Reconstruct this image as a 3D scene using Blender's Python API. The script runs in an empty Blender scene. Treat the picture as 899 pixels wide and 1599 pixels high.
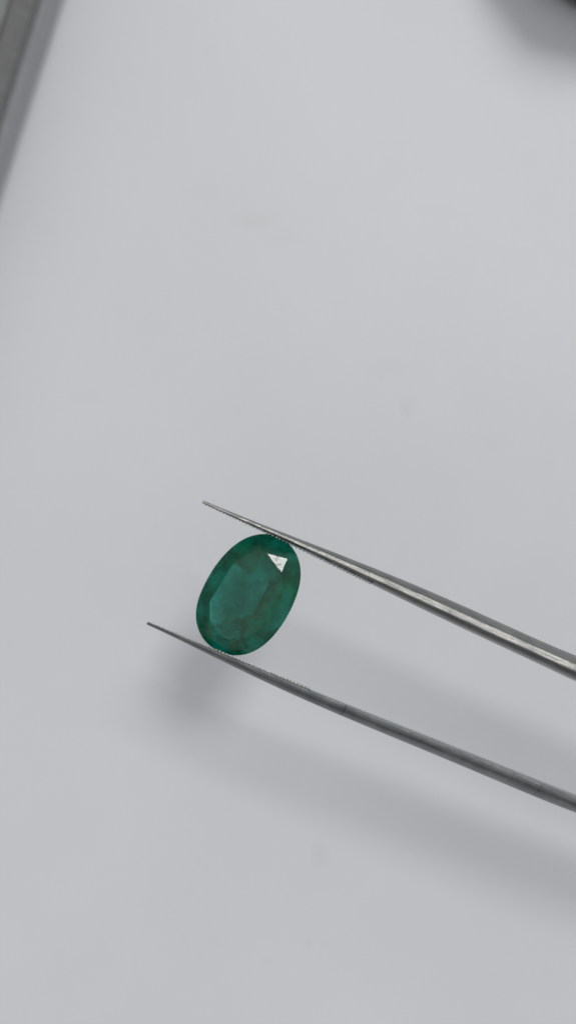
import bpy, bmesh, math, random
import numpy as np
from mathutils import Vector, Matrix, noise

random.seed(7)
S = bpy.context.scene
COL = S.collection
MM = 0.001
CAM_Z = 127.0          # camera height over the table, mm
GEM_Z = 17.0           # height at which the stone is held, mm
PX = 93.0 / 1599.0     # mm per photo pixel on the plane of the stone

# ------------------------------------------------------------------ camera
cam = bpy.data.cameras.new('camera')
co = bpy.data.objects.new('camera', cam)
COL.objects.link(co)
co.location = (0, 0, CAM_Z * MM)
cam.sensor_fit = 'VERTICAL'
cam.sensor_height = 24
cam.lens = 24 * 110.0 / 93.0
cam.clip_start = 0.005
cam.clip_end = 20
cam.dof.use_dof = True
cam.dof.focus_distance = 0.1095
cam.dof.aperture_fstop = cam.lens / 7.2
S.camera = co

# ------------------------------------------------------------------ world and lamps (an indoor room)
w = bpy.data.worlds.new('World')
S.world = w
w.use_nodes = True
wn = w.node_tree
bg = wn.nodes['Background']
tc = wn.nodes.new('ShaderNodeTexCoord')
sep = wn.nodes.new('ShaderNodeSeparateXYZ')
ramp = wn.nodes.new('ShaderNodeValToRGB')
wn.links.new(tc.outputs['Generated'], sep.inputs[0])
wn.links.new(sep.outputs['Z'], ramp.inputs[0])
ramp.color_ramp.elements[0].position = 0.0
ramp.color_ramp.elements[0].color = (.105, .108, .115, 1)
ramp.color_ramp.elements[1].position = 0.9
ramp.color_ramp.elements[1].color = (.415, .419, .433, 1)
wn.links.new(ramp.outputs[0], bg.inputs[0])
bg.inputs[1].default_value = 1.34

def area(name, direction, dist, sx, sy, watts, color, target=(-3, -7, 0)):
    d = Vector(direction).normalized()
    l = bpy.data.lights.new(name, 'AREA')
    l.shape = 'RECTANGLE'
    l.size, l.size_y = sx, sy
    l.energy = watts
    l.color = color
    o = bpy.data.objects.new(name, l)
    COL.objects.link(o)
    o.location = Vector(target) * MM + d * dist
    o.rotation_euler = d.to_track_quat('Z', 'Y').to_euler()
    return o

area('ceiling_lamp', (5.2, 9.2, 17), 1.5, 0.38, 0.42, 6.4, (1.0, .995, .97))

S.view_settings.view_transform = 'Standard'
S.view_settings.look = 'None'
S.view_settings.exposure = 0.0
S.view_settings.gamma = 1.0
S.render.engine = 'CYCLES'
S.cycles.use_denoising = True
S.cycles.max_bounces = 16
S.cycles.transmission_bounces = 14
S.cycles.volume_bounces = 4
S.cycles.caustics_refractive = True
S.cycles.caustics_reflective = True
S.cycles.blur_glossy = 0.3

# ------------------------------------------------------------------ helpers
def P(px, py, z=GEM_Z):
    """photo pixel -> millimetres in the world on the plane z"""
    k = PX * (CAM_Z - z) / 110.0
    return Vector(((px - 449.5) * k, (799.5 - py) * k, z))

def link(name, me, parent=None, mat=None):
    o = bpy.data.objects.new(name, me)
    COL.objects.link(o)
    if mat is not None:
        me.materials.append(mat)
    if parent is not None:
        o.parent = parent
    return o

def from_bm(name, bm, parent=None, mat=None, smooth=False, origin=(0, 0, 0)):
    org = Vector(origin)
    for v in bm.verts:
        v.co = (v.co - org) * MM
    bmesh.ops.recalc_face_normals(bm, faces=bm.faces)
    me = bpy.data.meshes.new(name)
    bm.to_mesh(me)
    bm.free()
    if smooth:
        me.polygons.foreach_set('use_smooth', [True] * len(me.polygons))
    return link(name, me, parent, mat)

def thing(name, label, cat, loc):
    o = bpy.data.objects.new(name, None)
    COL.objects.link(o)
    o.empty_display_size = 0.002
    o.location = Vector(loc) * MM
    o['label'] = label
    o['category'] = cat
    return o

class N:
    def __init__(self, name):
        self.m = bpy.data.materials.new(name)
        self.m.use_nodes = True
        self.t = self.m.node_tree
        self.b = self.t.nodes['Principled BSDF']
        self.out = self.t.nodes['Material Output']
    def n(self, typ, **kw):
        nd = self.t.nodes.new(typ)
        for k, v in kw.items():
            setattr(nd, k, v)
        return nd
    def l(self, a, b):
        self.t.links.new(a, b)
    def pos(self, scale=(1, 1, 1), rot=(0, 0, 0)):
        """object coordinates in millimetres"""
        c = self.n('ShaderNodeTexCoord')
        mp = self.n('ShaderNodeMapping')
        mp.inputs['Scale'].default_value = [s * 1000 for s in scale]
        mp.inputs['Rotation'].default_value = rot
        self.l(c.outputs['Object'], mp.inputs[0])
        return mp.outputs[0]
    def noise(self, vec, scale, detail=4, rough=.55, dist=0):
        nd = self.n('ShaderNodeTexNoise')
        nd.inputs['Scale'].default_value = scale
        nd.inputs['Detail'].default_value = detail
        nd.inputs['Roughness'].default_value = rough
        nd.inputs['Distortion'].default_value = dist
        self.l(vec, nd.inputs['Vector'])
        return nd.outputs['Fac']
    def ramp(self, fac, stops):
        r = self.n('ShaderNodeValToRGB')
        cr = r.color_ramp
        while len(cr.elements) < len(stops):
            cr.elements.new(0.5)
        for e, (p, c) in zip(cr.elements, stops):
            e.position = p
            e.color = c if len(c) == 4 else (*c, 1)
        self.l(fac, r.inputs[0])
        return r.outputs[0]
    def bump(self, h, strength, dist):
        b = self.n('ShaderNodeBump')
        b.inputs['Strength'].default_value = strength
        b.inputs['Distance'].default_value = dist
        self.l(h, b.inputs['Height'])
        self.l(b.outputs[0], self.b.inputs['Normal'])

def g(v):
    return (v, v, v)

# ------------------------------------------------------------------ materials
def white_top():
    k = N('white_tabletop')
    p = k.pos()
    fine = k.noise(p, .9, 5)
    big = k.noise(p, .035, 3)
    col = k.ramp(fine, [(.2, (.785, .79, .81)), (.8, (.80, .805, .825))])
    col2 = k.ramp(big, [(.35, g(.965)), (.65, g(1.0))])
    mx = k.n('ShaderNodeMix', data_type='RGBA', blend_type='MULTIPLY')
    mx.inputs['Factor'].default_value = 1
    k.l(col, mx.inputs[6]); k.l(col2, mx.inputs[7])
    last = mx.outputs[2]
    # faint beige smudges and small specks of dirt that lie on the surface
    spots = [(400, 345, 3.6, 1.3, .16, (.50, .46, .38)), (445, 372, 2.6, 1.0, .10, (.5, .46, .38)),
             (600, 575, 4.2, 1.6, .09, (.52, .48, .40)),
             (634, 636, 1.0, 1.7, .20, (.48, .43, .36)), (318, 300, 3, 1.4, .07, (.5, .46, .38)),
             (498, 1335, 1.4, 2.2, .13, (.33, .34, .36)), (415, 1502, .5, .6, .2, (.33, .34, .36)),
             (480, 1474, .45, .6, .2, (.33, .34, .36)), (505, 1475, .4, .4, .2, (.33, .34, .36)),
             (690, 330, 3.4, 1.5, .06, (.5, .46, .38)), (770, 690, 2.4, 1.2, .06, (.5, .46, .38)),
             (130, 620, 2.4, 1.4, .05, (.5, .46, .38))]
    wob = k.noise(p, .8, 4)
    for (x, y, rx, ry, a, c) in spots:
        q = P(x, y, 0)
        sb = k.n('ShaderNodeVectorMath', operation='SUBTRACT')
        sb.inputs[1].default_value = q
        k.l(p, sb.inputs[0])
        dv = k.n('ShaderNodeVectorMath', operation='DIVIDE')
        dv.inputs[1].default_value = (rx, ry, 1000)
        k.l(sb.outputs[0], dv.inputs[0])
        ln = k.n('ShaderNodeVectorMath', operation='LENGTH')
        k.l(dv.outputs[0], ln.inputs[0])
        ad = k.n('ShaderNodeMath', operation='ADD')
        k.l(ln.outputs['Value'], ad.inputs[0]); k.l(wob, ad.inputs[1])
        mr = k.n('ShaderNodeMapRange', interpolation_type='SMOOTHSTEP')
        mr.inputs['From Min'].default_value = .45
        mr.inputs['From Max'].default_value = 1.5
        mr.inputs['To Min'].default_value = a * .7
        mr.inputs['To Max'].default_value = 0
        k.l(ad.outputs[0], mr.inputs['Value'])
        m2 = k.n('ShaderNodeMix', data_type='RGBA')
        m2.inputs[7].default_value = (*c, 1)
        k.l(mr.outputs[0], m2.inputs[0]); k.l(last, m2.inputs[6])
        last = m2.outputs[2]
    k.l(last, k.b.inputs['Base Color'])
    k.b.inputs['Roughness'].default_value = .42
    k.b.inputs['Specular IOR Level'].default_value = .4
    k.bump(fine, .12, .0001)
    return k.m

def steel(name, lo, hi, r0, r1, wearamt):
    """worn stainless steel, grain running along the arm (object x runs along the arm)"""
    k = N(name)
    p = k.pos()
    mp = k.pos((.12, 2.2, 2.2))
    grain = k.noise(mp, 3.0, 5, .6)
    blot = k.noise(p, .55, 5, .6, .4)
    fine = k.noise(p, 7.0, 5, .7)
    mx = k.n('ShaderNodeMath', operation='ADD'); k.l(grain, mx.inputs[0]); k.l(blot, mx.inputs[1])
    mh = k.n('ShaderNodeMath', operation='MULTIPLY'); k.l(mx.outputs[0], mh.inputs[0]); mh.inputs[1].default_value = .5
    k.l(k.ramp(mh.outputs[0], [(.36, lo), (.62, hi)]), k.b.inputs['Base Color'])
    k.b.inputs['Metallic'].default_value = 1
    k.l(k.ramp(fine, [(.3, g(r0)), (.7, g(r1))]), k.b.inputs['Roughness'])
    wear = k.noise(k.pos((.7, 1.6, 1.6)), 2.6, 5, .7)
    ad = k.n('ShaderNodeMath', operation='ADD'); k.l(grain, ad.inputs[0]); k.l(wear, ad.inputs[1])
    k.bump(ad.outputs[0], wearamt, .00008)
    return k.m

def emerald():
    k = N('emerald')
    b = k.b
    p = k.pos()
    b.inputs['Base Color'].default_value = (.10, .88, .77, 1)
    b.inputs['Transmission Weight'].default_value = 1
    b.inputs['IOR'].default_value = 1.57
    b.inputs['Specular IOR Level'].default_value = .42
    b.inputs['Roughness'].default_value = .02
    # fine polish marks and wear
    f = k.noise(p, 1.7, 4, .62)
    chip = k.ramp(k.noise(k.pos(rot=(1.3, .7, 2.6)), 2.0, 3, .6), [(.60, g(0)), (.63, g(1))])
    ad = k.n('ShaderNodeMath', operation='ADD'); k.l(f, ad.inputs[0]); 
    hc = k.n('ShaderNodeMath', operation='MULTIPLY'); k.l(chip, hc.inputs[0]); hc.inputs[1].default_value = .35
    k.l(hc.outputs[0], ad.inputs[1])
    k.bump(ad.outputs[0], .16, .00009)
    # cloudy interior
    v = k.n('ShaderNodeVolumePrincipled')
    cl = k.noise(p, .48, 7, .70, .35)
    blue = k.ramp(cl, [(.40, (.001, .10, .065)), (.49, (.002, .27, .20)), (.57, (.03, .80, .68))])
    leaf = k.ramp(cl, [(.40, (.001, .10, .05)), (.50, (.002, .22, .12)), (.58, (.02, .60, .38))])
    hue = k.ramp(k.noise(k.pos(rot=(.4, 1.1, .2)), .23, 2, .5), [(.44, g(0)), (.54, g(1))])
    mc = k.n('ShaderNodeMix', data_type='RGBA')
    k.l(hue, mc.inputs[0]); k.l(blue, mc.inputs[6]); k.l(leaf, mc.inputs[7])
    k.l(mc.outputs[2], v.inputs['Color'])
    v.inputs['Absorption Color'].default_value = (.02, .26, .20, 1)
    mr = k.n('ShaderNodeMapRange')
    mr.inputs['From Min'].default_value = .38
    mr.inputs['From Max'].default_value = .64
    mr.inputs['To Min'].default_value = 330
    mr.inputs['To Max'].default_value = 1500
    k.l(cl, mr.inputs['Value'])
    k.l(mr.outputs[0], v.inputs['Density'])
    k.l(v.outputs[0], k.out.inputs['Volume'])
    return k.m

def plain(name, c, rough, scale=1.2, var=.12, bump=.15, metal=0):
    k = N(name)
    f = k.noise(k.pos(), scale, 5)
    k.l(k.ramp(f, [(.3, tuple(x * (1 - var) for x in c)), (.7, tuple(x * (1 + var) for x in c))]), k.b.inputs['Base Color'])
    k.b.inputs['Roughness'].default_value = rough
    k.b.inputs['Metallic'].default_value = metal
    k.bump(f, bump, .0002)
    return k.m

M_TOP = white_top()
def scuffs(mat, marks):
    t = mat.node_tree; b = t.nodes['Principled BSDF']
    src = b.inputs['Base Color'].links[0].from_socket
    tcn = t.nodes.new('ShaderNodeTexCoord')
    for x, w_, a in marks:
        sp = t.nodes.new('ShaderNodeSeparateXYZ'); t.links.new(tcn.outputs['Object'], sp.inputs[0])
        cp = t.nodes.new('ShaderNodeMath'); cp.operation = 'COMPARE'
        cp.inputs[1].default_value = x * MM; cp.inputs[2].default_value = w_ * MM
        t.links.new(sp.outputs['X'], cp.inputs[0])
        ml = t.nodes.new('ShaderNodeMath'); ml.operation = 'MULTIPLY'; ml.inputs[1].default_value = a
        t.links.new(cp.outputs[0], ml.inputs[0])
        mx = t.nodes.new('ShaderNodeMix'); mx.data_type = 'RGBA'
        mx.inputs[7].default_value = (.03, .03, .03, 1)
        t.links.new(ml.outputs[0], mx.inputs[0]); t.links.new(src, mx.inputs[6])
        src = mx.outputs[2]
    t.links.new(src, b.inputs['Base Color'])
M_STEEL = steel('worn_steel', (.19, .195, .19), (.32, .32, .31), .28, .42, .35)
M_RIDGE = steel('bright_rubbed_steel', (.30, .30, .285), (.66, .65, .61), .28, .40, .9)
M_STEEL2 = steel('brushed_steel', (.135, .145, .147), (.25, .258, .258), .26, .40, .18)
M_TEETH = steel('bright_worn_steel', (.26, .26, .255), (.52, .515, .50), .30, .48, .3)
M_ARM2 = M_STEEL2.copy()
scuffs(M_ARM2, [(16.4, .06, .5), (32.3, .05, .3), (34.9, .05, .3)])
M_GEM = emerald()

# ------------------------------------------------------------------ table
bm = bmesh.new()
bmesh.ops.create_grid(bm, x_segments=1, y_segments=1, size=700)
tb = from_bm('tabletop', bm, None, M_TOP)
tb['kind'] = 'structure'

# ------------------------------------------------------------------ grey case at the upper left
M_CASE = plain('grey_plastic', (.37, .375, .39), .45)
M_RIM = plain('dark_grey_plastic', (.172, .174, .172), .6)
M_LID = plain('green_grey_plastic', (.255, .268, .255), .7)

def rounded_box(cx, cy, z0, z1, hx, hy, bev, seg=3):
    bm = bmesh.new()
    r = bmesh.ops.create_cube(bm, size=1)
    for v in r['verts']:
        v.co = Vector((cx + v.co.x * 2 * hx, cy + v.co.y * 2 * hy, (z0 + z1) / 2 + v.co.z * (z1 - z0)))
    bmesh.ops.bevel(bm, geom=list(bm.edges), offset=bev, segments=seg, affect='EDGES', profile=.5)
    return bm

A, B = P(104, 0, 0), P(-4, 340, 0)           # foot of the case's near side on the table
edge = (A - B).normalized()
outw = Vector((-edge.y, edge.x, 0))
if outw.x > 0: outw = -outw
ang = math.atan2(edge.y, edge.x)
HC = 7.6
case_c = B + edge * 30 + outw * 30
case = thing('storage_case', 'blurred grey case with dark rim lying at the edge of the white tabletop', 'case', case_c)
case.rotation_euler = (0, 0, ang)
sgn = 1 if (Matrix.Rotation(-ang, 3, 'Z') @ outw).y > 0 else -1
from_bm('body', rounded_box(0, 0, 0, HC - 1.2, 75, 30, 1.5, 5), case, M_CASE, True)
bm = bmesh.new()
# rim: a rectangular frame on top of the body
def frame(bm, hx, hy, t, z0, z1):
    o = [(-hx, -hy), (hx, -hy), (hx, hy), (-hx, hy)]
    i = [(-hx + t, -hy + t), (hx - t, -hy + t), (hx - t, hy - t), (-hx + t, hy - t)]
    vs = [[bm.verts.new((x, y, z)) for x, y in ring] for ring, z in ((o, z0), (o, z1), (i, z1), (i, z0))]
    for k in range(4):
        for j in range(4):
            bm.faces.new((vs[k][j], vs[k][(j + 1) % 4], vs[(k + 1) % 4][(j + 1) % 4], vs[(k + 1) % 4][j]))
frame(bm, 74.6, 29.6, 2.5, HC - 1.3, HC)
bmesh.ops.bevel(bm, geom=list(bm.edges), offset=.25, segments=2, affect='EDGES')
from_bm('rim', bm, case, M_RIM)
from_bm('lid', rounded_box(0, 0, HC - 1.25, HC - .35, 71.9, 26.9, .3, 2), case, M_LID)

# ------------------------------------------------------------------ dark rounded pouch, made up to darken and shade the upper right corner
M_POUCH = plain('dark_grey_cloth', (.09, .105, .09), .9, 2.2, .25, .6)
def lathe(bm, prof, n=48, lobes=0, amp=0):
    rings = []
    for r, z in prof:
        ring = []
        for i in range(n):
            a = 2 * math.pi * i / n
            rr = r * (1 + amp * math.sin(lobes * a + z * .2))
            ring.append(bm.verts.new((rr * math.cos(a), rr * math.sin(a), z)))
        rings.append(ring)
    for q in range(len(rings) - 1):
        for i in range(n):
            bm.faces.new((rings[q][i], rings[q][(i + 1) % n], rings[q + 1][(i + 1) % n], rings[q + 1][i]))
    bm.faces.new(rings[0][::-1]); bm.faces.new(rings[-1])
pc = P(960, -140, 0)
shade_pouch = thing('shade_pouch', 'dark grey rounded cloth pouch, blurred, made up to darken and shade the corner of the white tabletop', 'shade_pouch', pc)
bm = bmesh.new()
lathe(bm, [(9.6, 0), (11.2, .8), (12, 3), (12.2, 7), (11.6, 11), (9.8, 14.5), (7, 17), (4, 18.5), (2.2, 19)], lobes=9, amp=.025)
from_bm('bag', bm, shade_pouch, M_POUCH, True)
bm = bmesh.new()
lathe(bm, [(2.2, 18.9), (2.6, 19.3), (2.6, 19.9), (2.2, 20.3)], lobes=9, amp=.02)
from_bm('drawstring', bm, shade_pouch, plain('cord', (.2, .2, .19), .8), True)
bm = bmesh.new()
lathe(bm, [(2.2, 20.2), (2.6, 21), (3.6, 22.4), (4.4, 23.4), (4.1, 23.5), (1, 21)], lobes=9, amp=.08)
from_bm('gathered_neck', bm, shade_pouch, M_POUCH, True)

# ------------------------------------------------------------------ the stone
OUT = [(407.9, 833.4), (392, 837.5), (379, 843.4), (367, 850.5), (356.7, 859), (345, 872), (334.5, 886.8), (325, 901), (316.7, 916.8), (311.5, 930), (307.8, 943.5),
       (306, 965.7), (308.9, 983.5), (318.9, 999), (334.5, 1012.4), (347, 1019), (361, 1023), (379, 1021.5), (399, 1014.7),
       (412, 1006), (423.5, 995.8), (435, 982), (445.7, 965.7), (454, 951), (460, 936.8), (465.3, 922), (468, 907.9), (469, 887.9),
       (464.5, 869), (454.6, 853.4), (443, 843.5), (434.6, 838.5), (420, 834)]
GC = P(387.5, 928.5)
pts = np.array([[(P(*q) - GC).x, (P(*q) - GC).y] for q in OUT])
th = np.arctan2(pts[:, 1], pts[:, 0])
rr = np.hypot(pts[:, 0], pts[:, 1])
K = 6
def basis(t):
    return np.stack([np.ones_like(t)] + [f(j * t) for j in range(1, K + 1) for f in (np.cos, np.sin)], 1)
A_ = basis(th)
reg = np.diag([0] + [0.002 * j ** 3 for j in range(1, K + 1) for _ in (0, 1)])
coef = np.linalg.solve(A_.T @ A_ + reg, A_.T @ rr)
def R(t):
    return float(basis(np.array([t])) @ coef)
def gp(t):
    r = R(t); return Vector((r * math.cos(t), r * math.sin(t), 0))
def gn(t):
    d = gp(t + .05) - gp(t - .05)
    return Vector((d.y, -d.x, 0)).normalized()

bm = bmesh.new()
NG = 128
top = [bm.verts.new(gp(2 * math.pi * i / NG) + Vector((0, 0, 3))) for i in range(NG)]
bot = [bm.verts.new(gp(2 * math.pi * i / NG) + Vector((0, 0, -5))) for i in range(NG)]
bm.faces.new(top); bm.faces.new(bot[::-1])
for i in range(NG):
    bm.faces.new((top[i], bot[i], bot[(i + 1) % NG], top[(i + 1) % NG]))
def cut(co_, no):
    geom = list(bm.verts) + list(bm.edges) + list(bm.faces)
    r = bmesh.ops.bisect_plane(bm, geom=geom, plane_co=co_, plane_no=no, clear_outer=True, dist=1e-5)
    es = [e for e in r['geom_cut'] if isinstance(e, bmesh.types.BMEdge) and e.is_valid and e.is_boundary]
    if es:
        bmesh.ops.edgenet_fill(bm, edges=es)
def side_cut(t, angle, inset=0.0, z=0.14, sign=1, twist=0.0):
    """plane touching the girdle at azimuth t, tilted `angle` degrees from level"""
    n = gn(t)
    n = Matrix.Rotation(twist, 3, 'Z') @ n
    a = math.radians(angle)
    no = n * math.sin(a) + Vector((0, 0, sign * math.cos(a)))
    cut(gp(t) * (1 - inset) + Vector((0, 0, sign * z)), no)
rnd = random.Random(3)
j = lambda s: rnd.uniform(-s, s)
TILT = Vector((0, 0, 1)).rotation_difference(Vector((-.117, .076, .99)).normalized()).to_matrix()
_cut = cut
def cut(co_, no):                       # the stone sits a little tilted between the tips
    _cut(TILT @ co_, TILT @ no)
def phi(deg):                           # azimuth on the oval, counted from its upper end, clockwise
    f = math.radians(deg)
    u, v = 106 * math.cos(f), 76 * math.sin(f)
    return math.atan2(.870 * u - .494 * v, .494 * u + .870 * v)
ZT = 1.15
cut(Vector((0, 0, ZT)), Vector((0, 0, 1)))                              # table
for i in range(8):                                                      # bezels
    side_cut(phi(i * 45 + j(2.5)), 36 + j(1.5), .06 if i == 0 else (.03 if i == 1 else 0), .10)
for i in range(16):                                                     # upper girdle facets
    side_cut(phi((i + .5) * 22.5 + j(2)), 45 + j(1.5), 0, .10)
for i in range(8):                                                      # star facets
    t = phi(22.5 + i * 45 + j(2))
    if i == 0:
        no = Vector((.158, .284, .946)).normalized()
        q = Vector((2.46, 2.93, 0)); q.z = (TILT @ Vector((0, 0, ZT))).z + .117 * q.x - .076 * q.y
        _cut(q, no)
        g1 = Vector((no.x / no.z, no.y / no.z))
        for (tx, ty, dx, dy) in ((2.80, 3.50, .040, .155), (3.40, 2.50, .115, -.096), (3.66, 2.9, .15, .0)):
            b_ = Vector((tx, ty, q.z - g1.x * (tx - q.x) - g1.y * (ty - q.y)))
            _cut(b_, Vector((g1.x + dx, g1.y + dy, 1)).normalized())
    else:
        n = gn(t); a = math.radians(22 + j(2))
        q = gp(t) * (.70 + j(.03))
        cut(Vector((q.x, q.y, ZT)), n * math.sin(a) + Vector((0, 0, math.cos(a))))
for row, (ang_, ins, z, cnt) in enumerate([(60, 0, .10, 12), (51, .08, .62, 10), (44, .26, 1.45, 8)]):   # pavilion steps
    for i in range(cnt):
        side_cut(phi((i + .5 * (row % 2)) * 360 / cnt + j(2)), ang_ + j(1.5), ins, z, -1)
cut(Vector((0, 0, -3.3)), Vector((0, 0, -1)))
gem = thing('emerald', 'oval faceted green emerald gripped between the two tweezer tips', 'gemstone', GC)
stone = from_bm('cut_stone', bm, gem, M_GEM, False)

M_DARK = plain('dark_inclusion', (.012, .03, .02), .6)
M_FEATHER = plain('milky_inclusion', (.25, .62, .55), .5)
def wisp(name, px, py, z, lx, ly, deg, mat, seed, n=7):
    """a small crumpled flake inside the stone"""
    rn = random.Random(seed)
    bm = bmesh.new()
    c = P(px, py) - GC
    z = ZT + .117 * c.x - .076 * c.y - .10 - (.75 - z) * .2
    ca, sa = math.cos(math.radians(deg)), math.sin(math.radians(deg))
    ring = []
    for i in range(n):
        a = 2 * math.pi * i / n
        q = rn.uniform(.45, 1.15)
        x, y = lx * q * math.cos(a), ly * q * math.sin(a)
        X, Y = x * ca - y * sa, x * sa + y * ca
        ring.append((X, Y, .117 * X - .076 * Y + rn.uniform(-.03, .03)))
    lo = [bm.verts.new((c.x + x, c.y + y, z + d - .015)) for x, y, d in ring]
    hi = [bm.verts.new((c.x + x * .9, c.y + y * .9, z + d + .015)) for x, y, d in ring]
    bm.faces.new(hi); bm.faces.new(lo[::-1])
    for i in range(n):
        bm.faces.new((lo[i], lo[(i + 1) % n], hi[(i + 1) % n], hi[i]))
    return from_bm(name, bm, gem, mat)
for k, (x, y, z, lx, ly, dg) in enumerate([(373, 945, .75, .13, .07, 100), (368, 941, .7, .08, .05, 40), (381, 949, .7, .07, .06, 0),
                                           (374, 955, .6, .06, .10, 10), (392, 972, .5, .06, .05, 0), (352, 930, .5, .05, .06, 30)]):
    wisp('dark_inclusion', x, y, z, lx, ly, dg, M_DARK, 40 + k)
for k, (x, y, z, lx, ly, dg) in enumerate([(406, 950, .72, .25, .025, 118), (410, 948, .66, .20, .02, 112), (402, 957, .7, .16, .02, 125),
                                           (360, 901, .6, .35, .05, 52), (355, 908, .55, .22, .05, 60), (385, 938, .5, .2, .03, 70), (372, 985, .4, .22, .05, 20)]):
    wisp('feather_inclusion', x, y, z, lx, ly, dg, M_FEATHER, 60 + k)

# ------------------------------------------------------------------ tweezers
UP_TOP = [(316.8, 782.5), (326.7, 784.5), (348, 792.5), (380, 806), (406.8, 818.5), (433.5, 829), (460, 838.5), (486.9, 848.5), (513.6, 859), (588.8, 887.5), (677.5, 926.5), (766.3, 966), (855, 1004.5), (899, 1023.5)]
UP_BOT = [(316.8, 786.5), (326.7, 790.5), (353.4, 804), (380, 816), (406.8, 828.5), (433.5, 841), (460, 853.5), (487, 867), (513.6, 880), (588.8, 917), (677.5, 960), (766, 1002.5), (855, 1044), (899, 1065)]
LO_TOP = [(229.8, 970), (250, 978.6), (276.7, 989.5), (310, 1003.2), (343.5, 1016.8), (376.8, 1030.5), (410, 1044.5), (443.6, 1058.5), (477, 1072.5), (540.6, 1097.5), (619.8, 1128.5), (713, 1165), (806, 1202), (899, 1239)]
LO_BOT = [(229.8, 976.5), (250, 985.8), (276.7, 998.6), (310, 1015), (343.5, 1031.5), (376.8, 1048), (410, 1064.5), (443.6, 1080), (477, 1094.8), (540.6, 1121.5), (619.8, 1155.5), (713, 1195), (806, 1233.4), (899, 1271)]

def smooth_curve(pp, deg=5):
    x = np.array([q[0] for q in pp]); y = np.array([q[1] for q in pp])
    c = np.polyfit((x - 600) / 300, y, deg)
    return lambda v: float(np.polyval(c, (v - 600) / 300))
fut, fub, flt, flb = (smooth_curve(q) for q in (UP_TOP, UP_BOT, LO_TOP, LO_BOT))

def arm_path(ftop, fbot, x0, step, tail, zt):
    """list of (centre, along, normal, thickness) along one arm; starts at the tip, ends at the joint far right"""
    res = []
    xs = list(np.arange(x0, 899, step))
    for x in xs:
        a, b = P(x, ftop(x)), P(x, fbot(x))
        a2, b2 = P(x + 1, ftop(x + 1)), P(x + 1, fbot(x + 1))
        c = (a + b) / 2; d = ((a2 + b2) / 2 - c).normalized()
        n = Vector((-d.y, d.x, 0))
        res.append([c, d, n, abs((a - b).dot(n))])
    # beyond the frame the arm bows outwards a little and runs to the heel
    c0, d0, n0, t0 = res[-1]
    c0 = c0.copy()
    L = 74.0
    for i in range(1, 31):
        u = i / 30
        # cubic Hermite to the tail point
        p1, m0, m1 = tail[0], d0 * L, tail[1] * L
        h = lambda u: (2*u**3 - 3*u**2 + 1) * c0 + (u**3 - 2*u**2 + u) * m0 + (-2*u**3 + 3*u**2) * p1 + (u**3 - u**2) * m1
        c = h(u); d = (h(min(u + .01, 1)) - h(u - .01)).normalized()
        res.append([c, d, Vector((-d.y, d.x, 0)), t0 * (1 - u) + 1.25 * u])
    for q in res:
        q[0] = q[0].copy(); q[0].z += zt
    return res

AX = (P(899, 1150) - P(330, 880)).normalized()      # overall axis of the tweezers
JOINT = P(899, 1144) + AX * 72
tw = thing('tweezers', 'steel gem tweezers with serrated tips holding the green stone', 'tweezers', P(330, 880) * 1.0)
tw.location.z = GEM_Z * MM
TWO = Vector(P(330, 880))
tang = math.atan2(AX.y, AX.x)
tw.rotation_euler = (0, 0, tang)
Rz = Matrix.Rotation(-tang, 3, 'Z')

def to_local(bm):
    for v in bm.verts:
        v.co = Rz @ (v.co - TWO)

def loft(path, section, roll):
    """section(s, thickness) -> list of (u, z): u along the in-plane normal, z towards the camera"""
    bm = bmesh.new()
    rings = []
    s = 0
    for i, (c, d, n, t) in enumerate(path):
        if i: s += (c - path[i - 1][0]).length
        ro = math.radians(roll(s))
        ring = []
        pts_ = section(s, t)
        rot = [(u * math.cos(ro) - z * math.sin(ro), u * math.sin(ro) + z * math.cos(ro)) for u, z in pts_]
        lo = min(r[0] for r in rot); hi = max(r[0] for r in rot)
        k = t / (hi - lo)
        for u, z in rot:
            ring.append(bm.verts.new(c + n * ((u - (lo + hi) / 2) * k) + Vector((0, 0, z))))
        rings.append(ring)
    m = len(rings[0])
    for q in range(len(rings) - 1):
        for i in range(m):
            bm.faces.new((rings[q][i], rings[q][(i + 1) % m], rings[q + 1][(i + 1) % m], rings[q + 1][i]))
    bm.faces.new(rings[0][::-1]); bm.faces.new(rings[-1])
    return bm, rings

def halfwidth(s):
    """half of the arm's depth towards the camera, mm"""
    return .42 + 2.1 * min(1, s / 38) ** .85

def prof_bevelled(sgn, hw_scale=1.0):
    # flat inner face at u=-sgn*..., flat edge towards the camera, broad outer bevel, all corners eased
    base = [(-.5, -.75), (-.5, .50), (-.47, .62), (-.42, .73), (-.33, .85), (-.25, .95), (-.21, .99), (-.18, 1.0), (.06, 1.0), (.09, .985), (.16, .90), (.34, .64), (.45, .38), (.49, .2), (.5, 0),
            (.49, -.2), (.44, -.45), (.30, -.75), (.1, -.96), (-.2, -1.0), (-.42, -.9)]
    def f(s, t):
        h = halfwidth(s) * hw_scale
        return [(sgn * u * t, z * h) for u, z in base]
    return f

def prof_round(sgn, hw_scale=1.0):
    base = [(-.5, -.80), (-.5, .90), (-.49, .965), (-.46, .995), (-.30, .998)]
    base += [(-.20, .985), (-.08, .95), (.04, .895), (.16, .82), (.28, .72), (.37, .62), (.44, .50), (.48, .36), (.5, .2),
             (.5, -.2), (.48, -.4), (.42, -.55), (.28, -.74), (.04, -.9)]
    base += [(-.30, -.98), (-.42, -.9)]
    def f(s, t):
        h = halfwidth(s) * hw_scale
        return [(sgn * u * t, z * h) for u, z in base]
    return f

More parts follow.
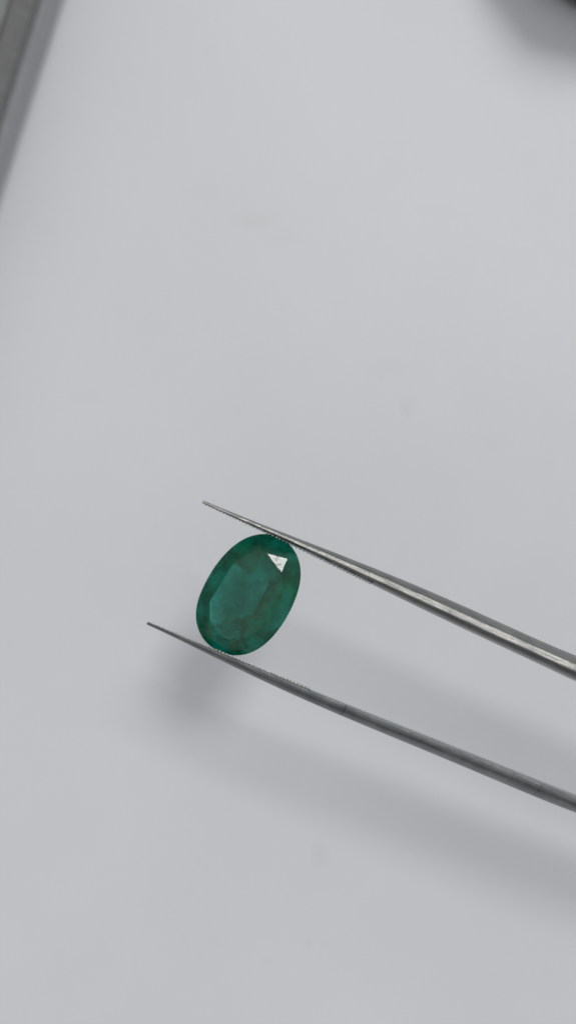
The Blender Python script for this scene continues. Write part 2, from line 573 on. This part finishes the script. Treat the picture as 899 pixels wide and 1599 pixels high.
def teeth(path, sgn, s_end, pitch, name, hw_scale, roll, depth):
    """a row of little ridges across the gripping face"""
    bm = bmesh.new()
    s = 0; acc = 0; cum = [0]
    for i in range(1, len(path)):
        cum.append(cum[-1] + (path[i][0] - path[i - 1][0]).length)
    def at(s):
        i = max(k for k in range(len(cum)) if cum[k] <= s)
        f = (s - cum[i]) / (cum[i + 1] - cum[i])
        a, b = path[i], path[i + 1]
        return a[0].lerp(b[0], f), a[1], a[2], a[3] * (1 - f) + b[3] * f
    rn = random.Random(11 if sgn > 0 else 12)
    s = .35
    while s < s_end:
        c, d, n, t = at(s)
        fade = min(1, (s_end - s) / 3) * min(1, .4 + s / 4)
        h = halfwidth(s) * hw_scale
        ro = math.radians(roll(s))
        up = (n * -math.sin(ro) + Vector((0, 0, math.cos(ro))))
        inn = (n * math.cos(ro) + Vector((0, 0, math.sin(ro)))) * (-sgn)
        base_c = c + n * (-sgn * (t * .5 - .05))
        z0, z1 = -.68 * h, (.72 + rn.uniform(-.04, .05)) * h
        dep = depth * fade * rn.uniform(.75, 1.15)
        wv = pitch * .40
        v = []
        for zz, e in ((z0, .6), (z1, 1)):
            q = base_c + up * zz
            v.append([bm.verts.new(q - d * wv - inn * .04), bm.verts.new(q - d * wv * .35 + inn * dep * e + inn * .05),
                      bm.verts.new(q + d * wv * .35 + inn * dep * e + inn * .05), bm.verts.new(q + d * wv - inn * .04)])
        bm.faces.new(v[0]); bm.faces.new(v[1][::-1])
        for i in range(4):
            bm.faces.new((v[0][i], v[1][i], v[1][(i + 1) % 4], v[0][(i + 1) % 4]))
        s += pitch * rn.uniform(.85, 1.2)
    return bm

ZU, ZL = .35, -.30
side = Vector((-AX.y, AX.x, 0))
pu = arm_path(fut, fub, 317.0, 4, (JOINT + side * .75, AX), ZU)
pl = arm_path(flt, flb, 230.0, 4, (JOINT - side * .75, AX), ZL)
roll_u = lambda s: -5
roll_l = lambda s: -7
bm, _ = loft(pu, prof_bevelled(1), roll_u)
for v in bm.verts:                       # hand-ground surface: slightly uneven
    v.co += Vector((0, 0, 1)) * .02 * noise.noise(v.co * .9)
to_local(bm)
ua = from_bm('arm', bm, tw, M_STEEL, True)
ua.data.materials.append(M_RIDGE)
NR = len(prof_bevelled(1)(0, 1))
for i_, f_ in enumerate(ua.data.polygons[:-2]):
    if i_ % NR in (5, 6, 7):
        f_.material_index = 1
ua['label'] = 'upper steel arm with a bright worn ridge'
bm, _ = loft(pl, prof_round(-1, 1.25), roll_l)
to_local(bm)
la = from_bm('arm', bm, tw, M_ARM2, True)
la['label'] = 'lower dull grey steel arm'
for pth, sg, se, hs, rl, arm in ((pu, 1, 17, 1, roll_u, ua), (pl, -1, 16, 1.25, roll_l, la)):
    bm = teeth(pth, sg, se, .33, 'serration', hs, rl, .028 if sg > 0 else .034)
    to_local(bm)
    t_ = from_bm('serration', bm, arm, M_STEEL2 if sg > 0 else M_TEETH)
    t_['kind'] = 'stuff'
# the heel that joins both arms, beyond the right edge
bm = bmesh.new()
h = 2.42
r = bmesh.ops.create_cube(bm, size=1)
for v in r['verts']:
    v.co = JOINT + AX * (v.co.x * 14 + 5) + side * (v.co.y * 2.9) + Vector((0, 0, v.co.z * 2 * h))
bmesh.ops.bevel(bm, geom=list(bm.edges), offset=.5, segments=3, affect='EDGES')
to_local(bm)
from_bm('heel', bm, tw, M_STEEL2, True)
for o in (ua, la):
    me = o.data
    me.set_sharp_from_angle(angle=math.radians(14 if o is ua else 32))
